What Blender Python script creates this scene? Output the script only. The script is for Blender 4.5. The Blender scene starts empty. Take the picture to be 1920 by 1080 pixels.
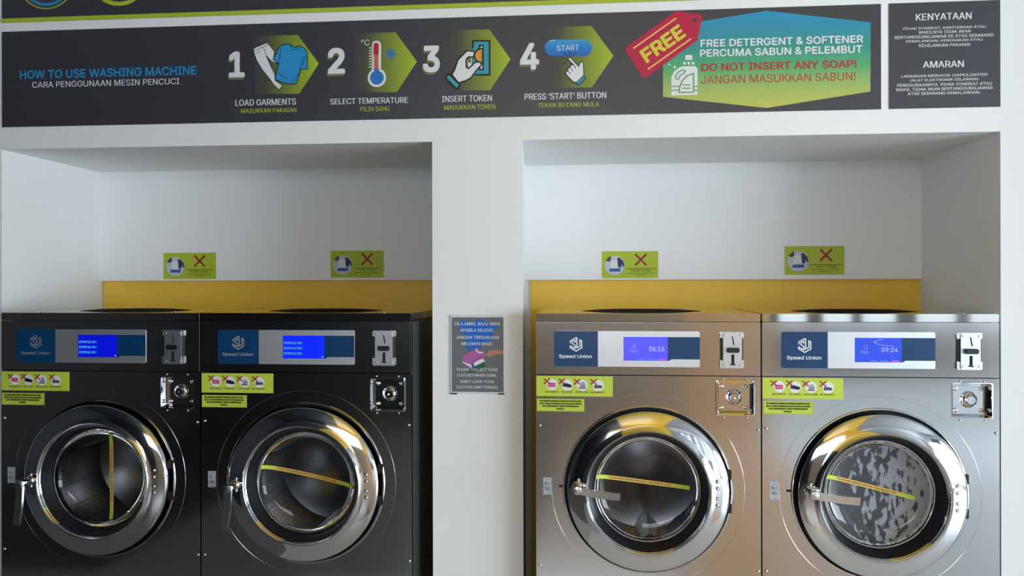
import bpy, bmesh, math, random
from mathutils import Vector, Matrix
from mathutils.geometry import tessellate_polygon, delaunay_2d_cdt

SC = bpy.context.scene
COL = SC.collection
PI = math.pi

# ------------------------------------------------------------------ camera
FPX, YAW, VH, ROLL = 1640.64, 0.0974436, 528.21, -0.0021417
DW = 3.453            # camera to the plane of the tiled wall front (y = 0)
ZC = 1.5714           # eye height
MF = -0.10            # machine fronts stand this far out of the wall

cam_d = bpy.data.cameras.new('camera')
cam_d.sensor_fit = 'HORIZONTAL'
cam_d.sensor_width = 36.0
cam_d.lens = 36.0 * FPX / 1920.0
cam_d.shift_y = -(540.0 - VH) / 1920.0
cam_d.clip_start = 0.05
cam = bpy.data.objects.new('camera', cam_d)
COL.objects.link(cam)
_r = Vector((math.cos(YAW), math.sin(YAW), 0))
_f = Vector((-math.sin(YAW), math.cos(YAW), 0))
_u = Vector((0, 0, 1))
_c, _s = math.cos(ROLL), math.sin(ROLL)
_R = _r * _c + _u * _s
_U = _u * _c - _r * _s
cam.matrix_world = Matrix(((_R.x, _U.x, -_f.x, 0), (_R.y, _U.y, -_f.y, -DW), (_R.z, _U.z, -_f.z, ZC), (0, 0, 0, 1)))
SC.camera = cam

# ------------------------------------------------------------------ world, lights, exposure
SC.view_settings.view_transform = 'Standard'
SC.view_settings.look = 'None'
SC.view_settings.gamma = 1.0
SC.view_settings.use_curve_mapping = False
SC.view_settings.exposure = 0.12

world = bpy.data.worlds.new('daylight')
SC.world = world
world.use_nodes = True
wb = world.node_tree.nodes['Background']
wb.inputs['Color'].default_value = (0.80, 0.89, 1.0, 1)
wb.inputs['Strength'].default_value = 1.7


def area(name, loc, direction, sx, sy, power, color=(1, 1, 1), portal=False):
    d = bpy.data.lights.new(name, 'AREA')
    d.shape = 'RECTANGLE'
    d.size, d.size_y = sx, sy
    d.energy = power
    d.color = color
    if portal:
        d.cycles.is_portal = True
    o = bpy.data.objects.new(name, d)
    COL.objects.link(o)
    o.location = loc
    o.rotation_euler = Vector(direction).to_track_quat('-Z', 'Y').to_euler()
    return o


XR, XL, YF, ZT = 6.2, -4.6, -6.4, 3.05      # room: right, left, street side, ceiling
area('portal_side', (XR + 0.1, -4.0, 1.45), (-1, 0, 0), 4.4, 2.7, 1, portal=True)
area('portal_street', (3.2, YF - 0.1, 1.45), (0, 1, 0), 2.7, 2.7, 1, portal=True)
area('window_daylight', (XR - 0.02, -4.0, 1.2), (-1, 0.25, 0), 4.0, 2.0, 365, (0.80, 0.895, 1.0))
area('added_fill', (-0.45, YF + 0.02, 2.22), (0, 1, -0.05), 2.6, 0.95, 46, (0.84, 0.91, 1.0))  # fill lamp added to brighten the left alcove


# ------------------------------------------------------------------ helpers
def s2l(c):
    return tuple(((v / 255.0) / 12.92) if v / 255.0 <= 0.04045 else (((v / 255.0) + 0.055) / 1.055) ** 2.4 for v in c)


MATS = {}


def mat(name, rgb, rough=0.5, metal=0.0, emit=None, estr=1.0, spec=0.5, coat=0.0):
    """plain principled material, rgb in 0-255 display values"""
    if name in MATS:
        return MATS[name]
    m = bpy.data.materials.new(name)
    m.use_nodes = True
    b = m.node_tree.nodes['Principled BSDF']
    b.inputs['Base Color'].default_value = (*s2l(rgb), 1)
    b.inputs['Roughness'].default_value = rough
    b.inputs['Metallic'].default_value = metal
    b.inputs['Specular IOR Level'].default_value = spec
    b.inputs['Coat Weight'].default_value = coat
    if emit:
        b.inputs['Emission Color'].default_value = (*s2l(emit), 1)
        b.inputs['Emission Strength'].default_value = estr
    MATS[name] = m
    return m


def nodes_of(m):
    return m.node_tree.nodes, m.node_tree.links, m.node_tree.nodes['Principled BSDF']


def add_noise(m, scale=(1, 1, 1), nscale=8.0, bump=0.0, rough=None, col=None, detail=4.0):
    """noise driven bump / roughness range / colour variation in object space"""
    n, l, b = nodes_of(m)
    tc = n.new('ShaderNodeTexCoord')
    mp = n.new('ShaderNodeMapping')
    mp.inputs['Scale'].default_value = scale
    nz = n.new('ShaderNodeTexNoise')
    nz.inputs['Scale'].default_value = nscale
    nz.inputs['Detail'].default_value = detail
    l.new(tc.outputs['Object'], mp.inputs['Vector'])
    l.new(mp.outputs['Vector'], nz.inputs['Vector'])
    if bump:
        bp = n.new('ShaderNodeBump')
        bp.inputs['Strength'].default_value = bump
        bp.inputs['Distance'].default_value = 0.002
        l.new(nz.outputs['Fac'], bp.inputs['Height'])
        l.new(bp.outputs['Normal'], b.inputs['Normal'])
    if rough:
        mr = n.new('ShaderNodeMapRange')
        mr.inputs['To Min'].default_value, mr.inputs['To Max'].default_value = rough
        l.new(nz.outputs['Fac'], mr.inputs['Value'])
        l.new(mr.outputs['Result'], b.inputs['Roughness'])
    if col:
        cr = n.new('ShaderNodeValToRGB')
        cr.color_ramp.elements[0].position = 0.3
        cr.color_ramp.elements[1].position = 0.7
        cr.color_ramp.elements[0].color = (*s2l(col[0]), 1)
        cr.color_ramp.elements[1].color = (*s2l(col[1]), 1)
        l.new(nz.outputs['Fac'], cr.inputs['Fac'])
        l.new(cr.outputs['Color'], b.inputs['Base Color'])
    return m


def gradient_mat(name, axis, a, b_, stops, rough=0.4):
    """printed colour gradient along an object-space axis between a and b_"""
    m = mat(name, (128, 128, 128), rough)
    n, l, b = nodes_of(m)
    tc = n.new('ShaderNodeTexCoord')
    sp = n.new('ShaderNodeSeparateXYZ')
    mr = n.new('ShaderNodeMapRange')
    mr.inputs['From Min'].default_value, mr.inputs['From Max'].default_value = a, b_
    cr = n.new('ShaderNodeValToRGB')
    els = cr.color_ramp.elements
    while len(els) < len(stops):
        els.new(0.5)
    for e, (p, c) in zip(els, stops):
        e.position = p
        e.color = (*s2l(c), 1)
    l.new(tc.outputs['Object'], sp.inputs['Vector'])
    l.new(sp.outputs[axis], mr.inputs['Value'])
    l.new(mr.outputs['Result'], cr.inputs['Fac'])
    l.new(cr.outputs['Color'], b.inputs['Base Color'])
    return m


def ray(u, v):
    x, y = u - 960.0, 540.0 - v
    x, y = _c * x - _s * y, _s * x + _c * y
    y -= 540.0 - VH
    dx = math.cos(YAW) * x - math.sin(YAW) * FPX
    dy = math.sin(YAW) * x + math.cos(YAW) * FPX
    return dx / dy, y / dy


def P(u, v, y=0.0):
    """point of the photo on the vertical plane at depth y -> (x, z)"""
    a, b = ray(u, v)
    return a * (y + DW), ZC + b * (y + DW)


_TC = {}
try:        # the plain sans face that ships inside Blender; the built-in face if it is missing
    import os
    FONT = bpy.data.fonts.load(os.path.join(bpy.utils.resource_path('LOCAL'), 'datafiles', 'fonts', 'Inter.woff2'))
except Exception:
    FONT = None


def text_mesh(s, bold):
    """outline text as flat triangles; every contour is filled on its own so overlapping strokes stay solid"""
    k = (s, bold)
    if k in _TC:
        return _TC[k]
    cu = bpy.data.curves.new('lettering_source', 'FONT')
    cu.body = s
    if FONT is not None:
        cu.font = FONT
    ob = bpy.data.objects.new('lettering_source', cu)
    COL.objects.link(ob)
    dg = bpy.context.evaluated_depsgraph_get()
    oe = ob.evaluated_get(dg)
    crv = oe.to_curve(dg)
    loops = []
    for sp_ in crv.splines:
        bp = sp_.bezier_points
        pts = []
        n_ = len(bp)
        for i in range(n_):
            p0, p1 = bp[i], bp[(i + 1) % n_]
            c0, c1, c2, c3 = p0.co.xy, p0.handle_right.xy, p1.handle_left.xy, p1.co.xy
            chord = (c3 - c0).length
            bend = abs((c1 - c0).cross(c3 - c0)) + abs((c2 - c0).cross(c3 - c0))
            st = 1 if chord < 1e-6 or bend < 2e-3 * chord * max(chord, 0.05) else 4
            for j in range(st):
                q = j / st
                pts.append(c0 * (1 - q) ** 3 + c1 * 3 * q * (1 - q) ** 2 + c2 * 3 * q * q * (1 - q) + c3 * q ** 3)
        cl = []
        for p in pts:
            if not cl or (p - cl[-1]).length > 1e-5:
                cl.append(p.copy())
        if len(cl) > 2 and (cl[0] - cl[-1]).length < 1e-5:
            cl.pop()
        if len(cl) > 2:
            loops.append(cl)
    oe.to_curve_clear()
    bpy.data.objects.remove(ob)
    bpy.data.curves.remove(cu)

    # group contours that overlap in x (one letter each), triangulate, keep triangles of non-zero winding
    spans = sorted(((min(p.x for p in lp), max(p.x for p in lp), lp) for lp in loops), key=lambda q: q[0])
    groups = []
    for a_, b_, lp in spans:
        if groups and a_ < groups[-1][0] - 1e-4:
            groups[-1][0] = max(groups[-1][0], b_)
            groups[-1][1].append(lp)
        else:
            groups.append([b_, [lp]])

    def winding(p, lps):
        w_ = 0
        for lp in lps:
            for i in range(len(lp)):
                q0, q1 = lp[i - 1], lp[i]
                if (q0.y <= p[1]) != (q1.y <= p[1]):
                    xx = q0.x + (q1.x - q0.x) * (p[1] - q0.y) / (q1.y - q0.y)
                    if xx > p[0]:
                        w_ += 1 if q1.y > q0.y else -1
        return w_
    gv, gf = [], []
    for _, lps in groups:
        pv, pe = [], []
        for lp in lps:
            b0 = len(pv)
            pv += lp
            pe += [(b0 + i, b0 + (i + 1) % len(lp)) for i in range(len(lp))]
        ov, _e, of, *_r = delaunay_2d_cdt(pv, pe, [], 0, 1e-6)
        base = len(gv)
        gv += [(p.x, p.y) for p in ov]
        for f in of:
            c_ = (sum(ov[i].x for i in f) / len(f), sum(ov[i].y for i in f) / len(f))
            if winding(c_, lps):
                gf.append(tuple(base + i for i in f))
    vs, fs = [], []
    # heavier weights: the same letter printed again a hair to each side
    shifts = [(0, 0)] if bold < 0.005 else [(0, 0), (bold, 0), (-bold, 0), (0, bold), (0, -bold)] if bold > 0.018 else [(0, 0), (bold, 0), (-bold, 0)]
    if bold > 0.025:
        shifts += [(bold * q * i, bold * q * j) for q in (0.5, 0.8) for i in (-1, 1) for j in (-1, 1)]
    for kk, (dx, dy) in enumerate(shifts):
        base = len(vs)
        vs += [(x + dx, y + dy, -(1.2e-4 if len(shifts) < 6 else 7e-5) * kk) for x, y in gv]
        fs += [tuple(base + i for i in f) for f in gf]
    x0, x1 = min(v[0] for v in vs), max(v[0] for v in vs)
    y0, y1 = min(v[1] for v in vs), max(v[1] for v in vs)
    vs = [((x - x0) / (x1 - x0), (y - y0) / (y1 - y0), d_) for x, y, d_ in vs]
    _TC[k] = (vs, fs)
    return _TC[k]


class MB:
    """collects shapes into one mesh; materials by slot"""

    def __init__(self):
        self.bm = bmesh.new()
        self.mats = []

    def slot(self, m):
        if m not in self.mats:
            self.mats.append(m)
        return self.mats.index(m)

    def faces(self, pts, fcs, m, smooth=False):
        vs = [self.bm.verts.new(p) for p in pts]
        i = self.slot(m)
        for f in fcs:
            try:
                fc = self.bm.faces.new([vs[k] for k in f])
            except ValueError:
                continue
            fc.material_index = i
            fc.smooth = smooth
        return vs

    def merge(self, bm2, m, smooth=False):
        bm2.verts.ensure_lookup_table()
        bm2.verts.index_update()
        self.faces([v.co.copy() for v in bm2.verts], [[v.index for v in f.verts] for f in bm2.faces], m, smooth)
        bm2.free()

    def box(self, a, b, m, bevel=0.0, seg=2, rot=None, smooth=None):
        t = bmesh.new()
        bmesh.ops.create_cube(t, size=1.0)
        cx = [(a[i] + b[i]) / 2 for i in range(3)]
        sz = [abs(b[i] - a[i]) for i in range(3)]
        for v in t.verts:
            v.co = Vector((v.co.x * sz[0], v.co.y * sz[1], v.co.z * sz[2]))
        if bevel:
            bmesh.ops.bevel(t, geom=t.edges[:], offset=min(bevel, min(sz) * 0.49), segments=seg, affect='EDGES')
        for v in t.verts:
            if rot is not None:
                v.co = rot @ v.co
            v.co += Vector(cx)
        self.merge(t, m, bool(bevel) if smooth is None else smooth)

    def lathe(self, prof, c, m, seg=96, axis='y', smooth=True, close=False):
        """profile (radius, depth) turned about an axis through c"""
        pts, fcs = [], []
        n = len(prof)
        for k in range(seg):
            a = 2 * PI * k / seg
            for r, d in prof:
                if axis == 'y':
                    pts.append((c[0] + r * math.cos(a), c[1] + d, c[2] + r * math.sin(a)))
                elif axis == 'z':
                    pts.append((c[0] + r * math.cos(a), c[1] + r * math.sin(a), c[2] + d))
        for k in range(seg):
            k2 = (k + 1) % seg
            for j in range(n - 1 + (1 if close else 0)):
                j2 = (j + 1) % n
                fcs.append((k * n + j, k * n + j2, k2 * n + j2, k2 * n + j))
        vs = self.faces(pts, fcs, m, smooth)
        return vs

    def disc(self, c, r, y, m, seg=32, rz=None):
        rz = rz or r
        self.faces([(c[0] + r * math.cos(2 * PI * k / seg), y, c[1] + rz * math.sin(2 * PI * k / seg)) for k in range(seg)],
                   [tuple(range(seg))], m)

    def poly(self, pts, y, m):
        """filled outline in the x-z plane"""
        tri = tessellate_polygon([[Vector((p[0], p[1], 0)) for p in pts]])
        self.faces([(p[0], y, p[1]) for p in pts], tri, m)

    def stroke(self, pts, w, y, m, closed=False):
        """printed line of width w along pts (x, z)"""
        ps = [Vector(p) for p in pts]
        if closed:
            ps = ps + [ps[0]]
        for i_, (a, b) in enumerate(zip(ps[:-1], ps[1:])):
            d = b - a
            if d.length < 1e-9:
                continue
            d.normalize()
            nrm = Vector((-d.y, d.x)) * w / 2
            e = d * w * 0.35
            q = [a - e + nrm, b + e + nrm, b + e - nrm, a - e - nrm]
            self.faces([(p.x, y - 1e-4 * (i_ % 3), p.y) for p in q], [(0, 1, 2, 3)], m)

    def text(self, s, x0, x1, z0, z1, y, m, bold=0.0):
        vs, fs = text_mesh(s, bold)
        self.faces([(x0 + (x1 - x0) * a, y + d, z0 + (z1 - z0) * b) for a, b, d in vs], fs, m)

    def text_affine(self, s, o, ex, up, y, m, bold=0.0):
        vs, fs = text_mesh(s, bold)
        self.faces([(o[0] + (ex[0] - o[0]) * a + (up[0] - o[0]) * b, y + d, o[1] + (ex[1] - o[1]) * a + (up[1] - o[1]) * b) for a, b, d in vs], fs, m)

    def tube(self, path, r, m, seg=16):
        """round bar along 3-D path with rounded caps"""
        pts, fcs = [], []
        ps = [Vector(p) for p in path]
        rr = r if isinstance(r, (list, tuple)) else [r] * len(ps)
        for i, p in enumerate(ps):
            d = (ps[min(i + 1, len(ps) - 1)] - ps[max(i - 1, 0)]).normalized()
            h = Vector((0, 0, 1)) if abs(d.z) < 0.9 else Vector((1, 0, 0))
            e1 = d.cross(h).normalized()
            e2 = d.cross(e1)
            for k in range(seg):
                a = 2 * PI * k / seg
                pts.append(p + (e1 * math.cos(a) + e2 * math.sin(a)) * rr[i])
        for i in range(len(ps) - 1):
            for k in range(seg):
                k2 = (k + 1) % seg
                fcs.append((i * seg + k, i * seg + k2, (i + 1) * seg + k2, (i + 1) * seg + k))
        fcs.append(tuple(range(seg)))
        fcs.append(tuple((len(ps) - 1) * seg + k for k in range(seg)))
        self.faces(pts, fcs, m, True)

    def dome(self, c, r, h, m, seg=16):
        """rivet head rising towards -y from c"""
        prof = [(r * math.cos(t * PI / 8), -h * math.sin(t * PI / 8)) for t in range(5)]
        prof[-1] = (r * 0.02, -h)
        self.lathe(prof, c, m, seg)

    def ring_tube(self, c, R, r, m, seg=96, ts=10):
        self.lathe([(R + r * math.cos(2 * PI * k / ts), r * math.sin(2 * PI * k / ts)) for k in range(ts)], c, m, seg, close=True)

    def build(self, name, parent=None, off=(0, 0, 0), sharp=35.0, label=None):
        bmesh.ops.recalc_face_normals(self.bm, faces=self.bm.faces[:])
        me = bpy.data.meshes.new(name)
        if any(off):
            for v in self.bm.verts:
                v.co -= Vector(off)
        self.bm.to_mesh(me)
        self.bm.free()
        for m in self.mats:
            me.materials.append(m)
        me.set_sharp_from_angle(angle=math.radians(sharp))
        o = bpy.data.objects.new(name, me)
        COL.objects.link(o)
        if parent is not None:
            o.parent = parent
        else:
            o.location = off
        if label:
            o['label'] = label
        return o


def tag(o, label, cat, group=None):
    o['label'] = label
    o['category'] = cat
    if group:
        o['group'] = group
    return o


def thing(name, loc, label, cat, group=None):
    o = bpy.data.objects.new(name, None)
    o.empty_display_size = 0.1
    COL.objects.link(o)
    o.location = loc
    return tag(o, label, cat, group)


def struct(o):
    o['kind'] = 'structure'
    return o


# ------------------------------------------------------------------ materials
WHITE = add_noise(mat('white_wall_paint', (244, 245, 245), 0.6), nscale=30, bump=0.03)
YELLOW = add_noise(mat('yellow_board', (250, 202, 66), 0.45), nscale=6, col=((249, 198, 62), (252, 206, 72)))
CEIL = mat('ceiling_paint', (235, 235, 232), 0.8)


def steel(name, rgb, r0, r1, bump=0.02, scale=(2, 2, 90), metal=1.0):
    m = mat(name, rgb, r0, metal)
    return add_noise(m, scale=scale, nscale=6, bump=bump, rough=(r0, r1), detail=3)


STEEL = steel('brushed_steel', (200, 200, 200), 0.10, 0.15, 0.0)
STEEL_TOP = steel('polished_steel_top', (205, 204, 200), 0.04, 0.06, 0.0)
CHROME = mat('polished_chrome', (215, 216, 218), 0.07, 1.0)
SATIN = mat('satin_chrome', (205, 206, 208), 0.27, 1.0)
DRUM = mat('drum_steel', (130, 131, 134), 0.25, 1.0)
SIDE = mat('grey_side_sheet', (95, 102, 104), 0.4, 0.6)
BLACK = mat('black_rubber', (14, 15, 17), 0.45)
NAVYRUB = mat('navy_rubber', (8, 11, 20), 0.5, spec=0.3)
DARK = mat('dark_gap', (6, 6, 7), 0.8)
NAVY = mat('navy_film', (8, 62, 108), 0.3)
SILVER = mat('silver_film', (218, 221, 226), 0.40, 0.88)
PLATE = mat('zinc_plate', (205, 207, 210), 0.38, 1.0)
WHITEINK = mat('white_ink', (232, 233, 236), 0.5)
BADGEINK = mat('badge_ink', (228, 232, 237), 0.4, 0.85)
LIME = mat('lime_vinyl', (196, 216, 72), 0.5)
LIMEINK = mat('lime_ink', (178, 196, 52), 0.5)
BLACKINK = mat('black_ink', (22, 24, 22), 0.5)
OLIVEINK = mat('olive_ink', (118, 122, 78), 0.5)
REDINK = mat('red_ink', (172, 38, 48), 0.5)
TAGRED = mat('tag_red', (190, 28, 70), 0.45)
BANNER = mat('charcoal_vinyl', (58, 58, 66), 0.4, spec=0.7)
SKYBLUE = mat('sky_blue_ink', (38, 150, 212), 0.5)
TEAL = mat('teal_ink', (62, 160, 178), 0.5)
BLUEINK = mat('blue_ink', (44, 122, 198), 0.5)
ORANGEINK = mat('orange_ink', (226, 158, 62), 0.5)
BROWNINK = mat('brown_ink', (122, 44, 26), 0.5)
GREYINK = mat('grey_ink', (112, 120, 132), 0.5)
PINKINK = mat('pink_ink', (206, 70, 128), 0.5)

# ------------------------------------------------------------------ setting
YB = 0.767                       # face of the board at the back of the alcoves
ZA = (P(400, 272.5)[1] + P(810, 267)[1] + P(980, 265)[1] + P(1876, 243)[1]) / 4
ZB = P(985, 525, YB)[1]
xL0, xL1 = P(3, 400)[0], P(187, 400, YB)[0]
xPl, xPr = P(810.5, 400)[0], P(980, 400)[0]
xPrb = P(983.6, 400, YB)[0]
xR0, xR1 = P(1876, 400)[0], P(1727.5, 400, YB)[0]
YBB = 0.80

w = MB()


def prism(mb, plan, z0, z1, m):
    n = len(plan)
    pts = [(x, y, z0) for x, y in plan] + [(x, y, z1) for x, y in plan]
    fcs = [tuple(range(n)), tuple(range(n, 2 * n))] + [(i, (i + 1) % n, n + (i + 1) % n, n + i) for i in range(n)]
    mb.faces(pts, fcs, m)


prism(w, [(XL, 0), (XR, 0), (XR, 1.0), (XL, 1.0)], ZA, ZT, WHITE)                       # header over the alcoves
prism(w, [(XL, 0), (xL0, 0), (xL1, YB), (xL1, 1.0), (XL, 1.0)], 0, ZA, WHITE)            # left pier
prism(w, [(xPl, 0), (xPr, 0), (xPrb, YB), (xPrb, 1.0), (xPl + 0.05, 1.0), (xPl + 0.05, YB)], 0, ZA, WHITE)   # pillar
prism(w, [(xR0, 0), (XR, 0), (XR, 1.0), (xR1, 1.0), (xR1, YB)], 0, ZA, WHITE)            # right pier
prism(w, [(xL1, YB), (xPl + 0.05, YB), (xPl + 0.05, 1.0), (xL1, 1.0)], ZB, ZA, WHITE)
prism(w, [(xPrb, YB), (xR1, YB), (xR1, 1.0), (xPrb, 1.0)], ZB, ZA, WHITE)
prism(w, [(xL1, YBB), (xPl + 0.05, YBB), (xPl + 0.05, 1.0), (xL1, 1.0)], 0, ZB, WHITE)
prism(w, [(xPrb, YBB), (xR1, YBB), (xR1, 1.0), (xPrb, 1.0)], 0, ZB, WHITE)
struct(w.build('wall_back'))

for i, (ua, ub) in enumerate(((194.5, None), (995, 1725.5))):
    t = MB()
    xa = P(ua, 550, YBB - 0.012)[0]
    xb = P(ub, 550, YBB - 0.012)[0] if ub else xPl + 0.05
    t.box((xa, YBB - 0.012, 0.0), (xb, YBB, ZB - 0.001), YELLOW)
    struct(t.build('trim_%d' % (i + 1)))

# unseen floor: dark-to-pale runs and strip, invented to set brightness reflected in the steel
def flat(name, rgb, rough=0.25):
    return mat(name, rgb, rough)


t = MB()
YS = -1.25
runs = ((XL, -2.7, flat('floor_black', (46, 47, 49))), (-2.7, -0.36, flat('floor_charcoal', (122, 122, 124))), (-0.36, 0.5, flat('floor_taupe', (190, 176, 164))),
        (0.5, 1.62, flat('floor_tan', (232, 200, 174))), (1.62, XR, flat('floor_pale', (214, 219, 224))))
for xa, xb, m_ in runs:
    t.box((xa, YF, -0.06), (xb, YS, 0), m_)
for xa, xb, m_ in ((XL, -1.55, flat('tile_dark', (132, 133, 136))), (-1.55, -0.45, flat('tile_mid', (204, 205, 208))), (-0.45, XR, flat('tile_pale', (238, 236, 238)))):
    t.box((xa, YS, -0.06), (xb, 1.0, 0), m_)
struct(t.build('floor'))
t = MB()  # unseen ceiling, colours invented for the door rings to reflect
t.box((XL, YF, ZT), (-0.95, -0.6, ZT + 0.08), mat('ceiling_dark', (62, 64, 68), 0.7))
t.box((-0.95, YF, ZT), (1.5, -0.6, ZT + 0.08), YELLOW)
t.box((1.5, YF, ZT), (XR, -0.6, ZT + 0.08), mat('ceiling_grey', (150, 150, 150), 0.7))
t.box((XL, -0.6, ZT), (XR, 1.0, ZT + 0.08), CEIL)
struct(t.build('ceiling'))
t = MB()
t.box((XL - 0.1, YF, 0), (XL, 1.0, ZT), mat('slate_paint', (34, 35, 37), 0.7))
struct(t.build('wall_left'))

# right wall: shop glazing between low sill and head
GLASSW = bpy.data.materials.new('window_glass')
GLASSW.use_nodes = True
n, l = GLASSW.node_tree.nodes, GLASSW.node_tree.links
n.remove(n['Principled BSDF'])
tr = n.new('ShaderNodeBsdfTransparent')
tr.inputs['Color'].default_value = (0.93, 0.96, 0.95, 1)
gl = n.new('ShaderNodeBsdfGlossy')
gl.inputs['Roughness'].default_value = 0.02
fr = n.new('ShaderNodeFresnel')
fr.inputs['IOR'].default_value = 1.45
mx = n.new('ShaderNodeMixShader')
l.new(fr.outputs['Fac'], mx.inputs['Fac'])
l.new(tr.outputs['BSDF'], mx.inputs[1])
l.new(gl.outputs['BSDF'], mx.inputs[2])
l.new(mx.outputs['Shader'], n['Material Output'].inputs['Surface'])

FRAME = mat('grey_window_frame', (92, 88, 86), 0.4, 0.3)
WY0, WY1, WZ0, WZ1 = -6.2, -1.8, 0.10, 2.80
t = MB()
t.box((XR, WY1, 0), (XR + 0.12, 1.0, ZT), WHITE)
t.box((XR, YF, 1.1), (XR + 0.12, WY0, ZT), WHITE)
t.box((XR, YF, 0), (XR + 0.12, WY0, 1.1), mat('dado_taupe', (132, 122, 114), 0.5))
t.box((XR, WY0, 0), (XR + 0.12, WY1, WZ0), WHITE)
t.box((XR, WY0, WZ1), (XR + 0.12, WY1, ZT), WHITE)
struct(t.build('wall_right'))
t = MB()  # wall added out of view to shade the right end of the front
t.box((2.35, -0.55, 0), (2.47, 0.0, ZT), WHITE)
struct(t.build('shade_wall'))
t = MB()
for y_ in (WY0, -4.8, -3.4, WY1 - 0.05):
    t.box((XR + 0.02, y_, WZ0), (XR + 0.08, y_ + 0.05, WZ1), FRAME)
for z_ in (WZ0, WZ1 - 0.05):
    t.box((XR + 0.02, WY0, z_), (XR + 0.08, WY1, z_ + 0.05), FRAME)
w1 = struct(t.build('window_1'))
t = MB()
t.box((XR + 0.045, WY0, WZ0), (XR + 0.051, WY1, WZ1), GLASSW)
t.build('window_pane', w1)

# unseen street wall; its colour bands are invented for the steel to reflect
TAN = mat('tan_laminate', (212, 172, 134), 0.4)
MID = mat('taupe_laminate', (172, 158, 142), 0.5)
DKG = mat('graphite_laminate', (52, 54, 57), 0.4)
SX0, SX1 = 1.85, 4.6
t = MB()
t.box((XL, YF - 0.12, 0), (-1.35, YF, 1.55), DKG)
t.box((XL, YF - 0.12, 1.55), (-1.8, YF, ZT), DKG)
t.box((-1.8, YF - 0.12, 1.55), (0.9, YF, 1.72), DKG)
t.box((-1.8, YF - 0.12, 2.72), (0.9, YF, ZT), YELLOW)
t.box((-1.35, YF - 0.12, 0), (0.95, YF, 1.55), MID)
t.box((0.95, YF - 0.12, 0), (SX0, YF, 1.55), TAN)
t.box((0.9, YF - 0.12, 1.55), (SX0, YF, ZT), YELLOW)
t.box((SX0, YF - 0.12, WZ1), (XR, YF, ZT), WHITE)
t.box((SX1, YF - 0.12, 0), (XR + 0.12, YF, WZ1), WHITE)
struct(t.build('wall_front'))
t = MB()
for x_, ww in ((SX0, 0.10), (2.25, 0.16), (2.72, 0.10), (3.18, 0.2), (3.8, 0.12), (SX1 - 0.05, 0.05)):
    t.box((x_, YF - 0.09, 1.08), (x_ + ww, YF - 0.03, WZ1), FRAME)
t.box((SX0, YF - 0.10, 0.50), (SX1, YF - 0.02, 1.08), mat('brown_rail', (104, 92, 84), 0.6))
t.box((SX0, YF - 0.09, WZ1 - 0.06), (SX1, YF - 0.03, WZ1), FRAME)
w2 = struct(t.build('window_2'))
t = MB()
t.box((SX0, YF - 0.063, 0.02), (SX1, YF - 0.057, WZ1), GLASSW)
t.build('window_pane', w2)
t = MB()  # unseen clerestory, added as the opening for the fill lamp
for x_ in (-1.8, -0.92, -0.02, 0.86):
    t.box((x_, YF - 0.09, 1.72), (x_ + 0.04, YF - 0.03, 2.72), FRAME)
for z_ in (1.72, 2.68):
    t.box((-1.8, YF - 0.09, z_), (0.9, YF - 0.03, z_ + 0.04), FRAME)
w3 = struct(t.build('fill_window'))
t = MB()
t.box((-1.8, YF - 0.063, 1.72), (0.9, YF - 0.057, 2.72), GLASSW)
t.build('window_pane', w3)
t = MB()
t.box((-12, -22, -0.1), (20, YF - 0.125, -0.02), mat('pavement', (200, 200, 198), 0.8))
t.box((XR + 0.125, YF - 0.12, -0.1), (20, 10, -0.02), MATS['pavement'])
struct(t.build('pavement'))

# ------------------------------------------------------------------ signs on the wall
LY = 0.0004


def txt(mb, s, u0, u1, vt, vb, y, m, bold=0.0, plane=0.0):
    vc, uc = (vt + vb) / 2, (u0 + u1) / 2
    mb.text(s, P(u0, vc, plane)[0], P(u1, vc, plane)[0], P(uc, vb, plane)[1], P(uc, vt, plane)[1], y, m, bold)


def crop(u0, v0, s, plane=0.0):
    """read points of an enlarged look at the photo"""
    return lambda *pts: [P(u0 + x / s, v0 + y_ / s, plane) for x, y_ in pts]


def pxw(n, plane=0.0):
    return n * (DW + plane) / FPX


# upper banner, cut by the top of the photo
zs0, zs1 = P(600, (45 + 0.2) - 21.4 + 0.0)[1], None
zst_b = (P(5, 45)[1] + P(1255, 0)[1]) / 2
zst_t = zst_b + pxw(8.2)
xB0, xB1 = P(4.5, 120)[0], P(1875, 120)[0]
t = MB()
t.box((xB0, -0.003, zst_b), (xB1, 0, 3.0), BANNER)
up = t.build('banner', off=(xB0, 0, zst_b))
tag(up, 'dark banner with lime bottom edge and ring logos, cut off at the top', 'banner')
t = MB()
t.box((xB0, -0.0042, zst_b), (xB1, -0.003, zst_t), LIMEINK)
t.build('border', up, off=(xB0, 0, zst_b), label='lime green border stripe')


def ring(mb, c, R, wdt, y, m, seg=72):
    pts, fcs = [], []
    for k in range(seg):
        a = 2 * PI * k / seg
        for r in (R, R - wdt):
            pts.append((c[0] + r * math.cos(a), y, c[1] + r * math.sin(a)))
    for k in range(seg):
        k2 = (k + 1) % seg
        fcs.append((2 * k, 2 * k2, 2 * k2 + 1, 2 * k + 1))
    mb.faces(pts, fcs, m)


t = MB()
c1 = P(88.5, 20.4 - 61.6)
ring(t, c1, pxw(62.6), pxw(3), -0.0036, mat('tan_ink', (176, 160, 84), 0.5))
ring(t, c1, pxw(59.6), pxw(3.2), -0.0036, mat('deep_green_ink', (24, 66, 58), 0.5))
ring(t, c1, pxw(56.4), pxw(6.5), -0.0036, mat('ring_blue_ink', (52, 130, 180), 0.5))
t.build('logo', up, off=(xB0, 0, zst_b), label='blue and tan ring logo')
t = MB()
ring(t, P(225, 13.5 - 63), pxw(64), pxw(8), -0.0036, LIMEINK)
t.build('logo', up, off=(xB0, 0, zst_b), label='lime green ring logo')

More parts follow.
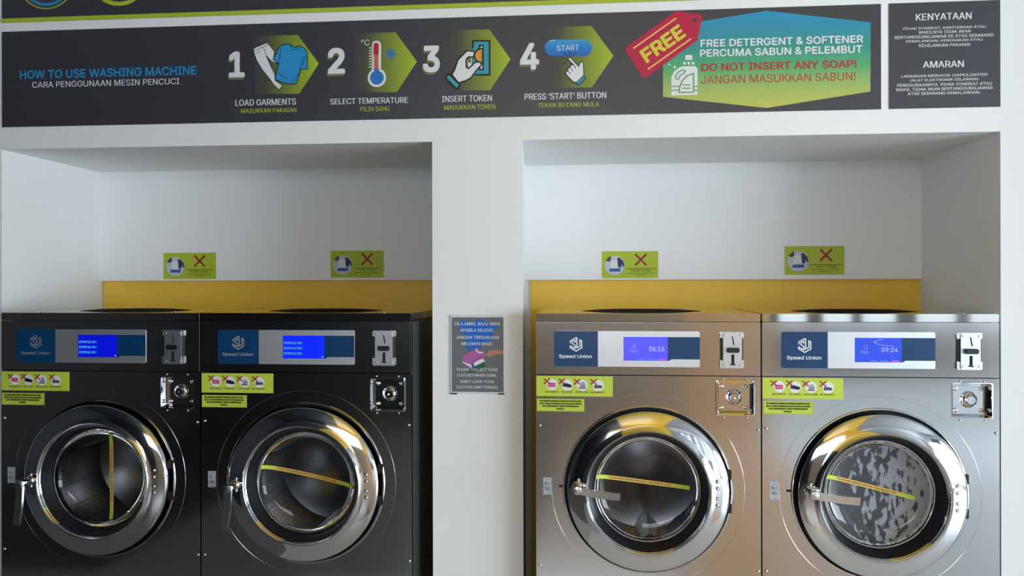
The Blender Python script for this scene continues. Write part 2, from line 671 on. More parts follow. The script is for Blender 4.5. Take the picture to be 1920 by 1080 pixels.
# instruction banner
zI0 = (P(5, 238)[1] + P(1652, 206)[1]) / 2
zI1 = (P(5, 60)[1] + P(1652, 8)[1]) / 2
xI1 = P(1651.5, 120)[0]
OI = (xB0, 0, zI0)
t = MB()
t.box((xB0, -0.003, zI0), (xI1, 0, zI1), BANNER)
ib = t.build('instruction_banner', off=OI)
tag(ib, 'long dark banner with four numbered washing steps above the machines', 'banner')
y1 = -0.0036
for nm, s, a, b_, c_, d_, m_, bo in (
        ('heading', 'HOW TO USE WASHING MACHINE', 38, 369, 128.3, 144.8, SKYBLUE, 0.02), ('heading', 'CARA PENGGUNAAN MESIN PENCUCI', 61.5, 337, 150.4, 161.7, WHITEINK, 0.006),
        ('caption', 'LOAD GARMENTS', 442, 555.6, 186, 197.8, WHITEINK, 0.013), ('caption', 'SELECT TEMPERATURE', 619.7, 765.3, 183.8, 194.8, WHITEINK, 0.013),
        ('caption', 'INSERT TOKEN', 828.7, 922.5, 179.2, 190.8, WHITEINK, 0.013), ('caption', 'PRESS \u2018START\u2019 BUTTON', 983.7, 1136.7, 174.3, 186, WHITEINK, 0.013),
        ('caption', 'MASUKKAN PAKAIAN', 452.6, 556.4, 203.2, 211.5, LIMEINK, 0.010), ('caption', 'PILIH SUHU', 675.8, 730, 200.3, 208.7, LIMEINK, 0.010),
        ('caption', 'MASUKKAN TOKEN', 833.3, 929, 196.7, 205.5, LIMEINK, 0.010), ('caption', 'TEKAN BUTANG MULA', 1008.7, 1123.3, 192.5, 200.8, LIMEINK, 0.010)):
    t = MB()
    txt(t, s, a, b_, c_, d_, y1, m_, bo)
    t.build(nm, ib, off=OI, label='line reading ' + s)
for s, a, b_, c_, d_ in (('1', 429.5, 459.5, 97, 146), ('2', 615, 647.5, 90, 139.5), ('3', 793, 825, 86, 137), ('4', 975, 1011, 81, 131.5)):
    t = MB()
    txt(t, s, a - 1.5, b_ - 1.5, c_ + 4, d_ + 4, y1, OLIVEINK, 0.03)
    txt(t, s, a, b_, c_, d_, y1 - LY, WHITEINK, 0.03)
    t.build('step_number', ib, off=OI, label='white numeral %s with olive drop edge' % s)

arrows = []
for i, (ul, vt, ur, vtr, tx, ty, bx, by) in enumerate(((478, 67.5, 559, 66.2, 598.3, 119.6, 561.6, 176), (664, 63.2, 742.2, 61, 782, 116, 744.3, 173.2),
                                                       (838, 57, 917.5, 55.5, 957.5, 111.6, 919, 169.5), (1026, 51.5, 1108.7, 49, 1150, 105, 1109.7, 164.3))):
    xa, xb = P(ul, 110)[0] - xB0, P(tx, 110)[0] - xB0
    gm = gradient_mat('arrow_print_%d' % i, 'X', xa, xb, ((0.0, (66, 66, 72)), (0.18, (76, 78, 62)), (0.62, (134, 150, 54)), (1.0, (176, 200, 44))), 0.45)
    t = MB()
    t.poly([P(ul, vt), P(ur, vtr), P(tx, ty), P(bx, by), P(ul, by + 1)], y1, gm)
    arrows.append(t)
K = BLACKINK
# step one: trousers and T-shirt
c_ = crop(410, 40, 5.685)
t = arrows[0]
pants = c_((375, 295), (400, 280), (525, 228), (545, 255), (600, 325), (590, 410), (632, 455), (570, 432), (512, 370), (560, 480), (605, 570), (607, 630), (687, 690),
           (645, 732), (580, 665), (560, 632), (470, 520), (410, 420), (380, 340))
t.poly(pants, y1 - LY, WHITEINK)
t.stroke(pants, pxw(1.3), y1 - 2 * LY, K, True)
t.stroke(c_((385, 318), (535, 250)), pxw(1.0), y1 - 2 * LY, K)
t.stroke(c_((480, 275), (500, 330), (512, 370)), pxw(0.9), y1 - 2 * LY, K)
t.stroke(c_((395, 345), (430, 335), (440, 312)), pxw(0.9), y1 - 2 * LY, K)
shirt = c_((675, 255), (765, 243), (785, 268), (825, 282), (862, 262), (905, 282), (948, 325), (952, 512), (880, 515), (868, 560), (832, 668), (760, 672), (680, 655),
           (605, 620), (618, 560), (645, 455), (585, 410), (610, 355), (650, 280))
t.poly(shirt, y1 - 3 * LY, SKYBLUE)
t.stroke(shirt, pxw(1.5), y1 - 4 * LY, K, True)
for ln in (((668, 290), (655, 400), (648, 455)), ((765, 262), (790, 300), (825, 308), (858, 282)), ((905, 385), (880, 480), (868, 545)), ((640, 545), (690, 590), (740, 615)),
           ((860, 560), (820, 620), (790, 650)), ((935, 370), (918, 400), (905, 460))):
    t.stroke(c_(*ln), pxw(0.9), y1 - 4 * LY, K)
t.build('step_picture', ib, off=OI, label='lime arrow with white trousers and blue shirt')
# step two: thermometer
c_ = crop(600, 40, 6.0)
t = arrows[1]


def capsule(cx, top, bot, hw, n_=12):
    return [(cx + hw * math.cos(PI - PI * k / n_), top + hw - hw * math.sin(PI * k / n_)) for k in range(n_ + 1)] + [(cx + hw, bot), (cx - hw, bot)]


t.poly(c_(*capsule(638, 220, 620, 52)), y1 - LY, WHITEINK)
cc = c_((643, 637))[0]
t.disc(cc, pxw(108 / 6), y1 - LY * 1.3, WHITEINK)
t.poly(c_(*capsule(634, 243, 380, 29)), y1 - 2 * LY, mat('thermo_red', (190, 32, 52), 0.5))
t.poly(c_((611, 380), (661, 380), (661, 540), (611, 540)), y1 - 2 * LY, mat('thermo_orange', (204, 108, 74), 0.5))
t.disc(cc, pxw(80 / 6), y1 - 2.3 * LY, BLUEINK)
t.poly(c_((611, 532), (668, 532), (668, 600), (611, 600)), y1 - 2.6 * LY, BLUEINK)
for k in range(8):
    t.stroke(c_((558, 302 + k * 30.5), (592, 302 + k * 30.5)), pxw(2.0), y1 - LY, WHITEINK)
t.text('\u00b0C', *[f for f in (P(600 + 465 / 6, 80)[0], P(600 + 556 / 6, 80)[0], P(685, 40 + 275 / 6)[1], P(685, 40 + 208 / 6)[1])], y1 - LY, WHITEINK)
for k in range(4):
    a = PI * k / 4
    t.stroke(c_((797 - 58 * math.cos(a), 370 - 58 * math.sin(a)), (797 + 58 * math.cos(a), 370 + 58 * math.sin(a))), pxw(3.0), y1 - LY * (1 + k * 0.15), BLUEINK)
t.build('step_picture', ib, off=OI, label='lime arrow with thermometer and snowflake')
# step three: hand with a token
c_ = crop(785, 40, 6.0)
t = arrows[2]
sl = c_((612, 222), (800, 222), (800, 604), (612, 604))
t.poly(sl, y1 - LY, TEAL)
t.stroke(c_((612, 300), (612, 222), (800, 222), (800, 604), (640, 604)), pxw(3), y1 - 2 * LY, K)
s2 = c_((690, 275), (726, 275), (726, 548), (690, 548))
t.poly(s2, y1 - 2 * LY, WHITEINK)
t.stroke(s2, pxw(2.6), y1 - 3 * LY, K, True)
coin = [(722 + 92 * math.cos(PI / 2 + PI * k / 14), 390 - 80 * math.sin(PI / 2 + PI * k / 14)) for k in range(15)]
t.poly(c_(*coin), y1 - 4 * LY, ORANGEINK)
t.stroke(c_(*coin), pxw(2.4), y1 - 5 * LY, K, True)
hand = c_((378, 605), (412, 540), (445, 440), (548, 335), (632, 345), (622, 400), (612, 405), (562, 405), (537, 432), (537, 520), (565, 537), (605, 500), (640, 465), (690, 462), (712, 490),
          (640, 570), (590, 640), (530, 672), (452, 695))
t.poly(hand, y1 - 6 * LY, WHITEINK)
t.stroke(hand, pxw(2.2), y1 - 7 * LY, K, True)
t.poly(c_((545, 440), (600, 415), (600, 490), (560, 525)), y1 - 6 * LY, WHITEINK)
t.poly(c_((556, 427), (592, 427), (592, 470), (556, 470)), y1 - 7 * LY, OLIVEINK)
cuff = c_((345, 597), (470, 722), (430, 765), (305, 640))
t.poly(cuff, y1 - 8 * LY, TEAL)
t.stroke(cuff, pxw(2.4), y1 - 9 * LY, K, True)
t.build('step_picture', ib, off=OI, label='lime arrow with hand pushing an orange token')
# step four: start button
c_ = crop(965, 30, 6.0)
t = arrows[3]
pill = [(433 + 93 * math.cos(PI / 2 + PI * k / 12), 362 - 94 * math.sin(PI / 2 + PI * k / 12)) for k in range(13)]
pill += [(777 + 93 * math.cos(-PI / 2 + PI * k / 12), 362 - 94 * math.sin(-PI / 2 + PI * k / 12)) for k in range(13)]
zp0, zp1 = P(1066, 106)[1] - zI0, P(1066, 74)[1] - zI0
t.poly(c_(*pill), y1 - LY, gradient_mat('button_print', 'Z', zp0, zp1, ((0, (36, 100, 190)), (0.5, (40, 128, 206)), (1, (62, 160, 222)))))
t.stroke(c_((400, 284), (445, 278)), pxw(1.2), y1 - 2 * LY, WHITEINK)
txt(t, 'START', 965 + 475 / 6, 965 + 722 / 6, 30 + 330 / 6, 30 + 391 / 6, y1 - 2 * LY, WHITEINK)
hand = c_((600, 488), (612, 472), (632, 475), (722, 572), (735, 530), (755, 515), (772, 530), (780, 672), (700, 757), (650, 738), (580, 660), (575, 635), (598, 617), (602, 595), (625, 577),
          (634, 552), (662, 553))
t.poly(hand, y1 - 3 * LY, WHITEINK)
t.stroke(hand, pxw(1.5), y1 - 4 * LY, K, True)
for ln in (((662, 553), (688, 592)), ((625, 577), (655, 622)), ((598, 617), (627, 652))):
    t.stroke(c_(*ln), pxw(1.2), y1 - 4 * LY, K)
cuff = c_((775, 677), (802, 702), (718, 782), (692, 757))
t.poly(cuff, y1 - 5 * LY, SKYBLUE)
t.stroke(cuff, pxw(1.3), y1 - 6 * LY, K, True)
for ln in (((525, 477), (580, 484)), ((590, 508), (548, 547)), ((556, 410), (596, 458)), ((622, 395), (620, 448)), ((684, 420), (643, 460))):
    t.stroke(c_(*ln), pxw(1.3), y1 - 4 * LY, mat('ink_navy', (22, 40, 70), 0.5))
t.build('step_picture', ib, off=OI, label='lime arrow with hand tapping blue START button')

# free detergent panel on the same banner
zh0, zh1 = P(1437, 203)[1] - zI0, P(1437, 21)[1] - zI0
hx = gradient_mat('hexagon_print', 'Z', zh0, zh1, ((0.0, (196, 200, 96)), (0.22, (164, 190, 104)), (0.42, (88, 176, 112)), (0.62, (58, 152, 142)), (0.85, (44, 146, 178)), (1.0, (40, 150, 192))), 0.42)
t = MB()
t.poly([P(1243, 52), P(1437, 20.7), P(1632, 42.4), P(1631.5, 172), P(1437, 202.8), P(1243, 181.9)], y1, hx)
t.build('offer_panel', ib, off=OI, label='six-sided panel fading from blue to lime')
y2 = y1 - LY
CRIM = mat('crimson_ink', (190, 42, 62), 0.5)
for s, a, b_, c_, d_, m_, bo in (('FREE DETERGENT & SOFTENER', 1313, 1618, 70.5, 84.8, WHITEINK, 0.02), ('PERCUMA SABUN & PELEMBUT', 1312, 1616.3, 89.2, 103.6, WHITEINK, 0.02),
                                 ('DO NOT INSERT ANY SOAP!', 1315, 1605.5, 116, 131, CRIM, 0.02), ('JANGAN MASUKKAN SABUN!', 1314.6, 1603.7, 139, 154.4, CRIM, 0.004)):
    t = MB()
    txt(t, s, a, b_, c_, d_, y2, m_, bo)
    t.build('text_line', ib, off=OI, label='line reading ' + s)
c_ = crop(1160, 10, 5.4)
t = MB()
bot = c_((533, 915), (533, 725), (560, 672), (610, 632), (650, 618), (770, 618), (797, 642), (797, 908))
t.poly(bot, y2, WHITEINK)
t.poly(c_((674, 515), (684, 505), (735, 505), (745, 515), (745, 556), (672, 556)), y2, WHITEINK)
for xx in (665, 708, 752):
    t.poly(c_((xx - 12, 575), (xx + 12, 575), (xx + 12, 603), (xx - 12, 603)), y2, WHITEINK)
HG = mat('panel_green_ink', (112, 170, 120), 0.5)
t.stroke(c_((612, 885), (618, 830), (642, 770), (690, 717), (757, 692), (757, 882)), pxw(2.4), y2 - LY, HG, True)
t.stroke(c_((580, 745), (572, 725), (600, 680), (650, 655), (675, 668), (660, 690), (620, 712), (605, 752)), pxw(2.2), y2 - LY, HG, True)
for ln in (((648, 808), (720, 808)), ((648, 842), (720, 842)), ((533, 823), (610, 823)), ((533, 862), (608, 862)), ((766, 823), (797, 823)), ((766, 862), (797, 862))):
    t.stroke(c_(*ln), pxw(2.2), y2 - LY, HG)
for sx_, sy_, sr in ((512, 602, 18), (566, 628, 26)):
    t.poly(c_(*[(sx_ + (sr if k % 2 == 0 else sr * 0.3) * math.cos(k * PI / 4), sy_ + (sr if k % 2 == 0 else sr * 0.3) * math.sin(k * PI / 4)) for k in range(8)]), y2, WHITEINK)
t.build('bottle_picture', ib, off=OI, label='white detergent bottle drawing')
t = MB()
t.poly(c_((575, 62), (830, 95), (847, 115), (797, 355), (280, 732), (250, 738), (230, 715), (63, 455), (75, 428)), y2 - LY, TAGRED)
t.disc(c_((768, 155))[0], pxw(22 / 5.4), y2 - 2 * LY, BANNER)
TY = mat('tag_yellow', (222, 206, 70), 0.5)
t.stroke(c_((152, 437), (578, 135)), pxw(3), y2 - 2 * LY, mat('tag_peach', (236, 186, 110), 0.5))
t.stroke(c_((300, 647), (726, 345)), pxw(3), y2 - 2 * LY, MATS['tag_peach'])
o_, ex_, up_ = c_((284, 594), (686, 312), (203, 472))
t.text_affine('FREE', o_, ex_, up_, y2 - 2 * LY, TY, 0.035)
t.build('price_tag_picture', ib, off=OI, label='crimson tag printed FREE in yellow')

# statement and warning sign, far end
zN0 = (P(1666.5, 204.5)[1] + P(1875, 200.2)[1]) / 2
zN1 = (P(1666.5, 6.4)[1] + P(1875, 1)[1]) / 2
xN0, xN1 = P(1666.5, 100)[0], P(1875, 100)[0]
ON = (xN0, 0, zN0)
t = MB()
t.box((xN0, -0.003, zN0), (xN1, 0, zN1), BANNER)
ns = t.build('notice_sign', off=ON)
tag(ns, 'square dark grey sign headed KENYATAAN and AMARAN in white capitals', 'sign')
for s, a, b_, c1_, d_, bo in (('KENYATAAN', 1716.5, 1821, 25, 37.4, 0.015), ('PIHAK SYARIKAT, KAKITANGAN ATAU', 1693, 1847.3, 50, 55.6, 0.01),
                              ('WAKILNYA TIDAK AKAN', 1721.5, 1819, 57.3, 62.8, 0.01), ('BERTANGGUNGJAWAB KE ATAS SEBARANG', 1677.6, 1862.3, 65.5, 71.2, 0.01),
                              ('KEMALANGAN, KEROSAKAN ATAU', 1698, 1841.5, 74, 79.5, 0.01), ('KEHILANGAN PAKAIAN', 1722.3, 1817.8, 82.2, 87.7, 0.01),
                              ('AMARAN', 1729.7, 1806.5, 114.7, 126.7, 0.015), ('LARANGAN MEROKOK /VAPE/LIGHTER', 1689.5, 1850.6, 139.2, 144.9, 0.01),
                              ('/ALAT ELEKTRONIK DILARANG', 1705.4, 1833.7, 147.2, 152.8, 0.01), ('PENGGUNAANNYA. PIHAK SYARIKAT ATAU', 1681.5, 1859, 155.7, 161.4, 0.01),
                              ('WAKIL TIDAK AKAN BERTANGGUNGJAWAB', 1679, 1860.3, 163.9, 169.5, 0.01), ('ATAS SEBARANG KEMALANGAN.', 1701, 1837.6, 172, 177.5, 0.01)):
    t = MB()
    txt(t, s, a, b_, c1_, d_, -0.0036, WHITEINK, bo)
    t.build('heading' if bo > 0.012 else 'text_line', ns, off=ON)

# poster on the pillar
c_ = crop(820, 570, 5.4)
x0, z0 = P(845, 737.6)
x1, z1 = P(946.3, 590.7)
OP = (x0, 0, z0)
ACR = mat('clear_acrylic', (222, 226, 230), 0.15)
t = MB()
t.box((x0, -0.006, z0), (x1, 0, z1), ACR, 0.0015)
po = t.build('poster', off=OP)
tag(po, 'small grey poster about collecting clothes, mounted on the white pillar', 'poster')
t = MB()
px0, pz0 = P(847.8, 734)
px1, pz1 = P(944, 595)
t.box((px0, -0.0066, pz0), (px1, -0.0060, pz1), mat('poster_grey', (108, 110, 114), 0.45))
t.build('sheet', po, off=OP, label='grey printed sheet with blue heart and folded clothes')
ya = -0.0071
t = MB()
PB = mat('poster_blue', (10, 104, 206), 0.5)
t.poly(c_((215, 185), (260, 162), (310, 168), (345, 192), (400, 158), (455, 158), (500, 182), (575, 192), (622, 208), (592, 250), (562, 290), (578, 330), (540, 372), (450, 402), (440, 440), (390, 455),
          (320, 470), (290, 440), (280, 390), (300, 340), (262, 300), (225, 240)), ya, PB)
t.poly(c_((290, 680), (330, 695), (400, 690), (485, 625), (470, 590), (340, 650)), ya, mat('poster_green', (26, 92, 70), 0.5))
t.poly(c_((250, 585), (345, 645), (485, 578), (465, 548), (345, 600), (255, 575)), ya - LY, WHITEINK)
t.poly(c_((345, 610), (372, 598), (382, 632), (352, 648)), ya - 2 * LY, mat('poster_violet', (92, 92, 180), 0.5))
t.poly(c_((250, 560), (268, 520), (390, 448), (480, 490), (495, 525), (430, 560), (345, 612), (255, 583)), ya - 3 * LY, mat('poster_mauve', (178, 98, 170), 0.5))
t.stroke(c_((398, 452), (400, 475), (430, 492), (462, 488)), pxw(2.2), ya - 4 * LY, WHITEINK)
t.stroke(c_((345, 590), (480, 520)), pxw(0.8), ya - 4 * LY, mat('poster_plum', (120, 50, 110), 0.5))
t.poly(c_((500, 500), (530, 470), (570, 465), (668, 468), (668, 502), (580, 512), (540, 530), (508, 528)), ya, mat('poster_skin', (198, 128, 106), 0.5))
t.build('illustration', po, off=OP)
for s, a, b_, c1_, d_ in (('SILA AMBIL BAJU ANDA', 175, 640, 183, 215), ('APABILA SELESAI.', 237, 575, 248, 280), ('JANGAN TINGGALKAN', 192, 625, 320, 352), ('MELEBIHI MASA.', 247, 565, 385, 415),
                          ('PLEASE COLLECT YOUR', 203, 612, 648, 676), ('CLOTHES WHEN DONE.', 205, 607, 705, 733), ("DON'T LEAVE YOUR", 237, 577, 770, 797), ('CLOTHES UNATTENDED.', 195, 622, 825, 853)):
    t = MB()
    txt(t, s, 820 + a / 5.4, 820 + b_ / 5.4, 570 + c1_ / 5.4, 570 + d_ / 5.4, ya - 6 * LY, WHITEINK, 0.012)
    t.build('text_line', po, off=OP)
for q in (((135, 898), (203, 911)), ((618, 901), (682, 914))):
    (a0, a1), (b0, b1) = c_(*q)
    t = MB()
    t.box((a0, -0.008, b1), (b0, 0, a1), BLACK)
    t.build('clip', po, off=OP, label='black corner clip')


# ------------------------------------------------------------------ lime cards on the alcove back wall
def frac(x0, x1, z0, z1):
    return lambda *pts: [(x0 + (x1 - x0) * a, z1 - (z1 - z0) * b_) for a, b_ in pts]


CARDTXT = mat('card_ink', (70, 62, 20), 0.5)
cards = ((307, 405, 474, 523, 'lime warning card on the alcove wall above the leftmost machine'),
         (620, 719.5, 470, 520.5, 'lime warning card on the alcove wall above the second machine from left'),
         (1128.5, 1234, 471, 521.5, 'lime warning card on the alcove wall above the machine showing 06:16'),
         (1471, 1583, 461.5, 515, 'lime warning card on the alcove wall above the machine showing 09:24'))
for u0, u1, v0, v1, lab in cards:
    vm, um = (v0 + v1) / 2, (u0 + u1) / 2
    x0, x1 = P(u0, vm, YB)[0], P(u1, vm, YB)[0]
    z0, z1 = P(um, v1, YB)[1], P(um, v0, YB)[1]
    OC = (x0, YB, z0)
    t = MB()
    t.box((x0, YB - 0.002, z0), (x1, YB, z1), mat('card_lime', (180, 196, 44), 0.5))
    cd = t.build('warning_card', off=OC)
    tag(cd, lab, 'sign', 'lime warning cards in the alcoves')
    fr_ = frac(x0, x1, z0, z1)
    g = lambda *pts: fr_(*[((a - 105) / 1400.0, (b_ - 200) / 710.0) for a, b_ in pts])
    hgt = z1 - z0
    yy = YB - 0.0026
    t = MB()
    cc = g((425, 575))[0]
    t.disc(cc, hgt * 0.36, yy, mat('photo_pale', (196, 206, 222), 0.5), 40)
    t.poly(g((195, 440), (290, 345), (335, 330), (330, 440), (270, 480)), yy - LY, mat('photo_dark', (70, 72, 66), 0.5))
    t.poly(g((490, 370), (560, 380), (640, 470), (665, 560), (650, 630), (600, 540), (580, 640), (515, 620)), yy - LY, mat('photo_navy', (22, 52, 92), 0.5))
    t.poly(g((330, 440), (480, 430), (500, 635), (315, 640)), yy - 2 * LY, mat('photo_white', (226, 230, 232), 0.5))
    t.poly(g((300, 660), (570, 655), (560, 735), (285, 735)), yy - 2 * LY, mat('photo_blue', (46, 92, 160), 0.5))
    t.build('picture', cd, off=OC, label='round photo of a detergent pack')
    t = MB()
    for ln in (((950, 290), (1200, 560)), ((1205, 285), (945, 560))):
        t.stroke(g(*ln), hgt * 0.072, yy - (0 if ln[0][0] < 1000 else LY), mat('cross_red', (150, 40, 48), 0.5))
    t.build('cross', cd, off=OC, label='dark red cross')
    t = MB()
    for s, a, b_, c1_, d_ in (('DILARANG MEMASUKKAN PENCUCI &', 710, 1430, 645, 680), ('PELEMBUT SENDIRI', 840, 1310, 700, 735),
                              ('No own detergent and softener please', 725, 1390, 765, 795), ('inside machine', 920, 1195, 815, 840)):
        (xa, za), (xb, zb) = g((a, d_), (b_, c1_))
        t.text(s, xa, xb, za, zb, yy, CARDTXT, 0.01)
    t.build('lettering', cd, off=OC)

# ------------------------------------------------------------------ washing machines
DM = DW + MF
edges = [(P(1, 650, MF)[0], P(376, 650, MF)[0]), (P(376, 650, MF)[0], P(773, 650, MF)[0]),
         (P(1003.5, 650, MF)[0], P(1427.5, 650, MF)[0]), (P(1427.5, 650, MF)[0], P(1875, 650, MF)[0])]
X3 = edges[2][0]
WM = edges[2][1] - edges[2][0]
HT = P(1200, 588, MF)[1]          # machine top


def L(u, v, y=0.0):
    """photo point on the third machine's front -> local x, height"""
    x, z = P(u, v, MF + y)
    return x - X3, z


Z_LID = L(1214, 602.8)[1]
Z_FAS = L(1214, 704)[1]
DC = (WM / 2, L(1214.7, 918)[1])      # door centre
R_GAP, R_RING, R_OPEN, R_GLASS = 0.316, 0.301, 0.228, 0.199
BOWLP = [(0.201, 0.004), (0.197, 0.012), (0.190, 0.024), (0.179, 0.036), (0.160, 0.045), (0.125, 0.051), (0.08, 0.055), (0.04, 0.0565), (0.0005, 0.057)]

# glass of the doors: see-through with mirror glints
BOWL = bpy.data.materials.new('door_glass')
BOWL.use_nodes = True
n, l = BOWL.node_tree.nodes, BOWL.node_tree.links
n.remove(n['Principled BSDF'])
tr = n.new('ShaderNodeBsdfTransparent')
tr.inputs['Color'].default_value = (0.74, 0.76, 0.78, 1)
gl = n.new('ShaderNodeBsdfGlossy')
gl.inputs['Roughness'].default_value = 0.015
fr = n.new('ShaderNodeFresnel')
fr.inputs['IOR'].default_value = 1.38
mx = n.new('ShaderNodeMixShader')
l.new(fr.outputs['Fac'], mx.inputs['Fac'])
l.new(tr.outputs['BSDF'], mx.inputs[1])
l.new(gl.outputs['BSDF'], mx.inputs[2])
l.new(mx.outputs['Shader'], n['Material Output'].inputs['Surface'])

# perforated drum back
PERF = mat('perforated_steel', (190, 190, 192), 0.22, 1.0)
n, l, b = nodes_of(PERF)
tc = n.new('ShaderNodeTexCoord')
vo = n.new('ShaderNodeTexVoronoi')
vo.inputs['Scale'].default_value = 75
vo.inputs['Randomness'].default_value = 0.0
cr = n.new('ShaderNodeValToRGB')
cr.color_ramp.elements[0].position, cr.color_ramp.elements[0].color = 0.22, (0.01, 0.01, 0.01, 1)
cr.color_ramp.elements[1].position, cr.color_ramp.elements[1].color = 0.30, (0.52, 0.52, 0.53, 1)
l.new(tc.outputs['Object'], vo.inputs['Vector'])
l.new(vo.outputs['Distance'], cr.inputs['Fac'])
l.new(cr.outputs['Color'], b.inputs['Base Color'])

# suds smeared on the inside of the last door
SUDS = bpy.data.materials.new('suds')
SUDS.use_nodes = True
n, l = SUDS.node_tree.nodes, SUDS.node_tree.links
b = n['Principled BSDF']
b.inputs['Base Color'].default_value = (0.78, 0.79, 0.83, 1)
b.inputs['Roughness'].default_value = 0.5
tc = n.new('ShaderNodeTexCoord')
mp = n.new('ShaderNodeMapping')
mp.inputs['Scale'].default_value = (1.0, 1.0, 0.42)
nz = n.new('ShaderNodeTexNoise')
nz.inputs['Scale'].default_value = 58
nz.inputs['Detail'].default_value = 2.5
nz.inputs['Distortion'].default_value = 0.2
sp = n.new('ShaderNodeSeparateXYZ')
ad = n.new('ShaderNodeMath')
ad.operation = 'MULTIPLY_ADD'
ad.inputs[1].default_value = 1.1
ad.inputs[2].default_value = 0.0
su = n.new('ShaderNodeMath')
su.operation = 'ADD'
cr = n.new('ShaderNodeValToRGB')
cr.color_ramp.elements[0].position, cr.color_ramp.elements[0].color = 0.49, (0.12, 0.12, 0.12, 1)
cr.color_ramp.elements[1].position, cr.color_ramp.elements[1].color = 0.59, (0.75, 0.75, 0.75, 1)
tr = n.new('ShaderNodeBsdfTransparent')
mx = n.new('ShaderNodeMixShader')
l.new(tc.outputs['Object'], mp.inputs['Vector'])
l.new(mp.outputs['Vector'], nz.inputs['Vector'])
l.new(tc.outputs['Object'], sp.inputs['Vector'])
l.new(sp.outputs['X'], ad.inputs[0])
l.new(ad.outputs['Value'], su.inputs[0])
l.new(nz.outputs['Fac'], su.inputs[1])
l.new(su.outputs['Value'], cr.inputs['Fac'])
l.new(cr.outputs['Color'], mx.inputs['Fac'])
l.new(tr.outputs['BSDF'], mx.inputs[1])
l.new(b.outputs['BSDF'], mx.inputs[2])
l.new(mx.outputs['Shader'], n['Material Output'].inputs['Surface'])


def circle(c, r, n_=96):
    return [(c[0] + r * math.cos(2 * PI * k / n_), c[1] + r * math.sin(2 * PI * k / n_)) for k in range(n_)]


def panel_with_holes(mb, outer, holes, y0, y1_, m):
    """flat sheet in x-z with holes, skirts from y0 back to y1_"""
    loops = [outer] + holes
    flat = [p for lp in loops for p in lp]
    tri = tessellate_polygon([[Vector((p[0], p[1], 0)) for p in lp] for lp in loops])
    mb.faces([(p[0], y0, p[1]) for p in flat], tri, m)
    for lp in loops:
        k = len(lp)
        mb.faces([(p[0], y0, p[1]) for p in lp] + [(p[0], y1_, p[1]) for p in lp], [(i, (i + 1) % k, k + (i + 1) % k, k + i) for i in range(k)], m)


def rrect(x0, x1, z0, z1, r, which='1111', n_=5):
    """rounded rectangle outline; which = bl, br, tr, tl"""
    out = []
    for (cx, cz, a0), f in zip(((x0 + r, z0 + r, PI), (x1 - r, z0 + r, 1.5 * PI), (x1 - r, z1 - r, 0), (x0 + r, z1 - r, 0.5 * PI)), which):
        if f == '1':
            out += [(cx + r * math.cos(a0 + k * PI / 2 / n_), cz + r * math.sin(a0 + k * PI / 2 / n_)) for k in range(n_ + 1)]
        else:
            out.append((x0 if cx < (x0 + x1) / 2 else x1, z0 if cz < (z0 + z1) / 2 else z1))
    return out


def slab(mb, outline, y0, y1_, m):
    panel_with_holes(mb, outline, [], y0, y1_, m)


def lrect(u0, u1, v0, v1):
    x0, z1 = L(u0, v0)
    x1, z0 = L(u1, v1)
    return x0, x1, z0, z1


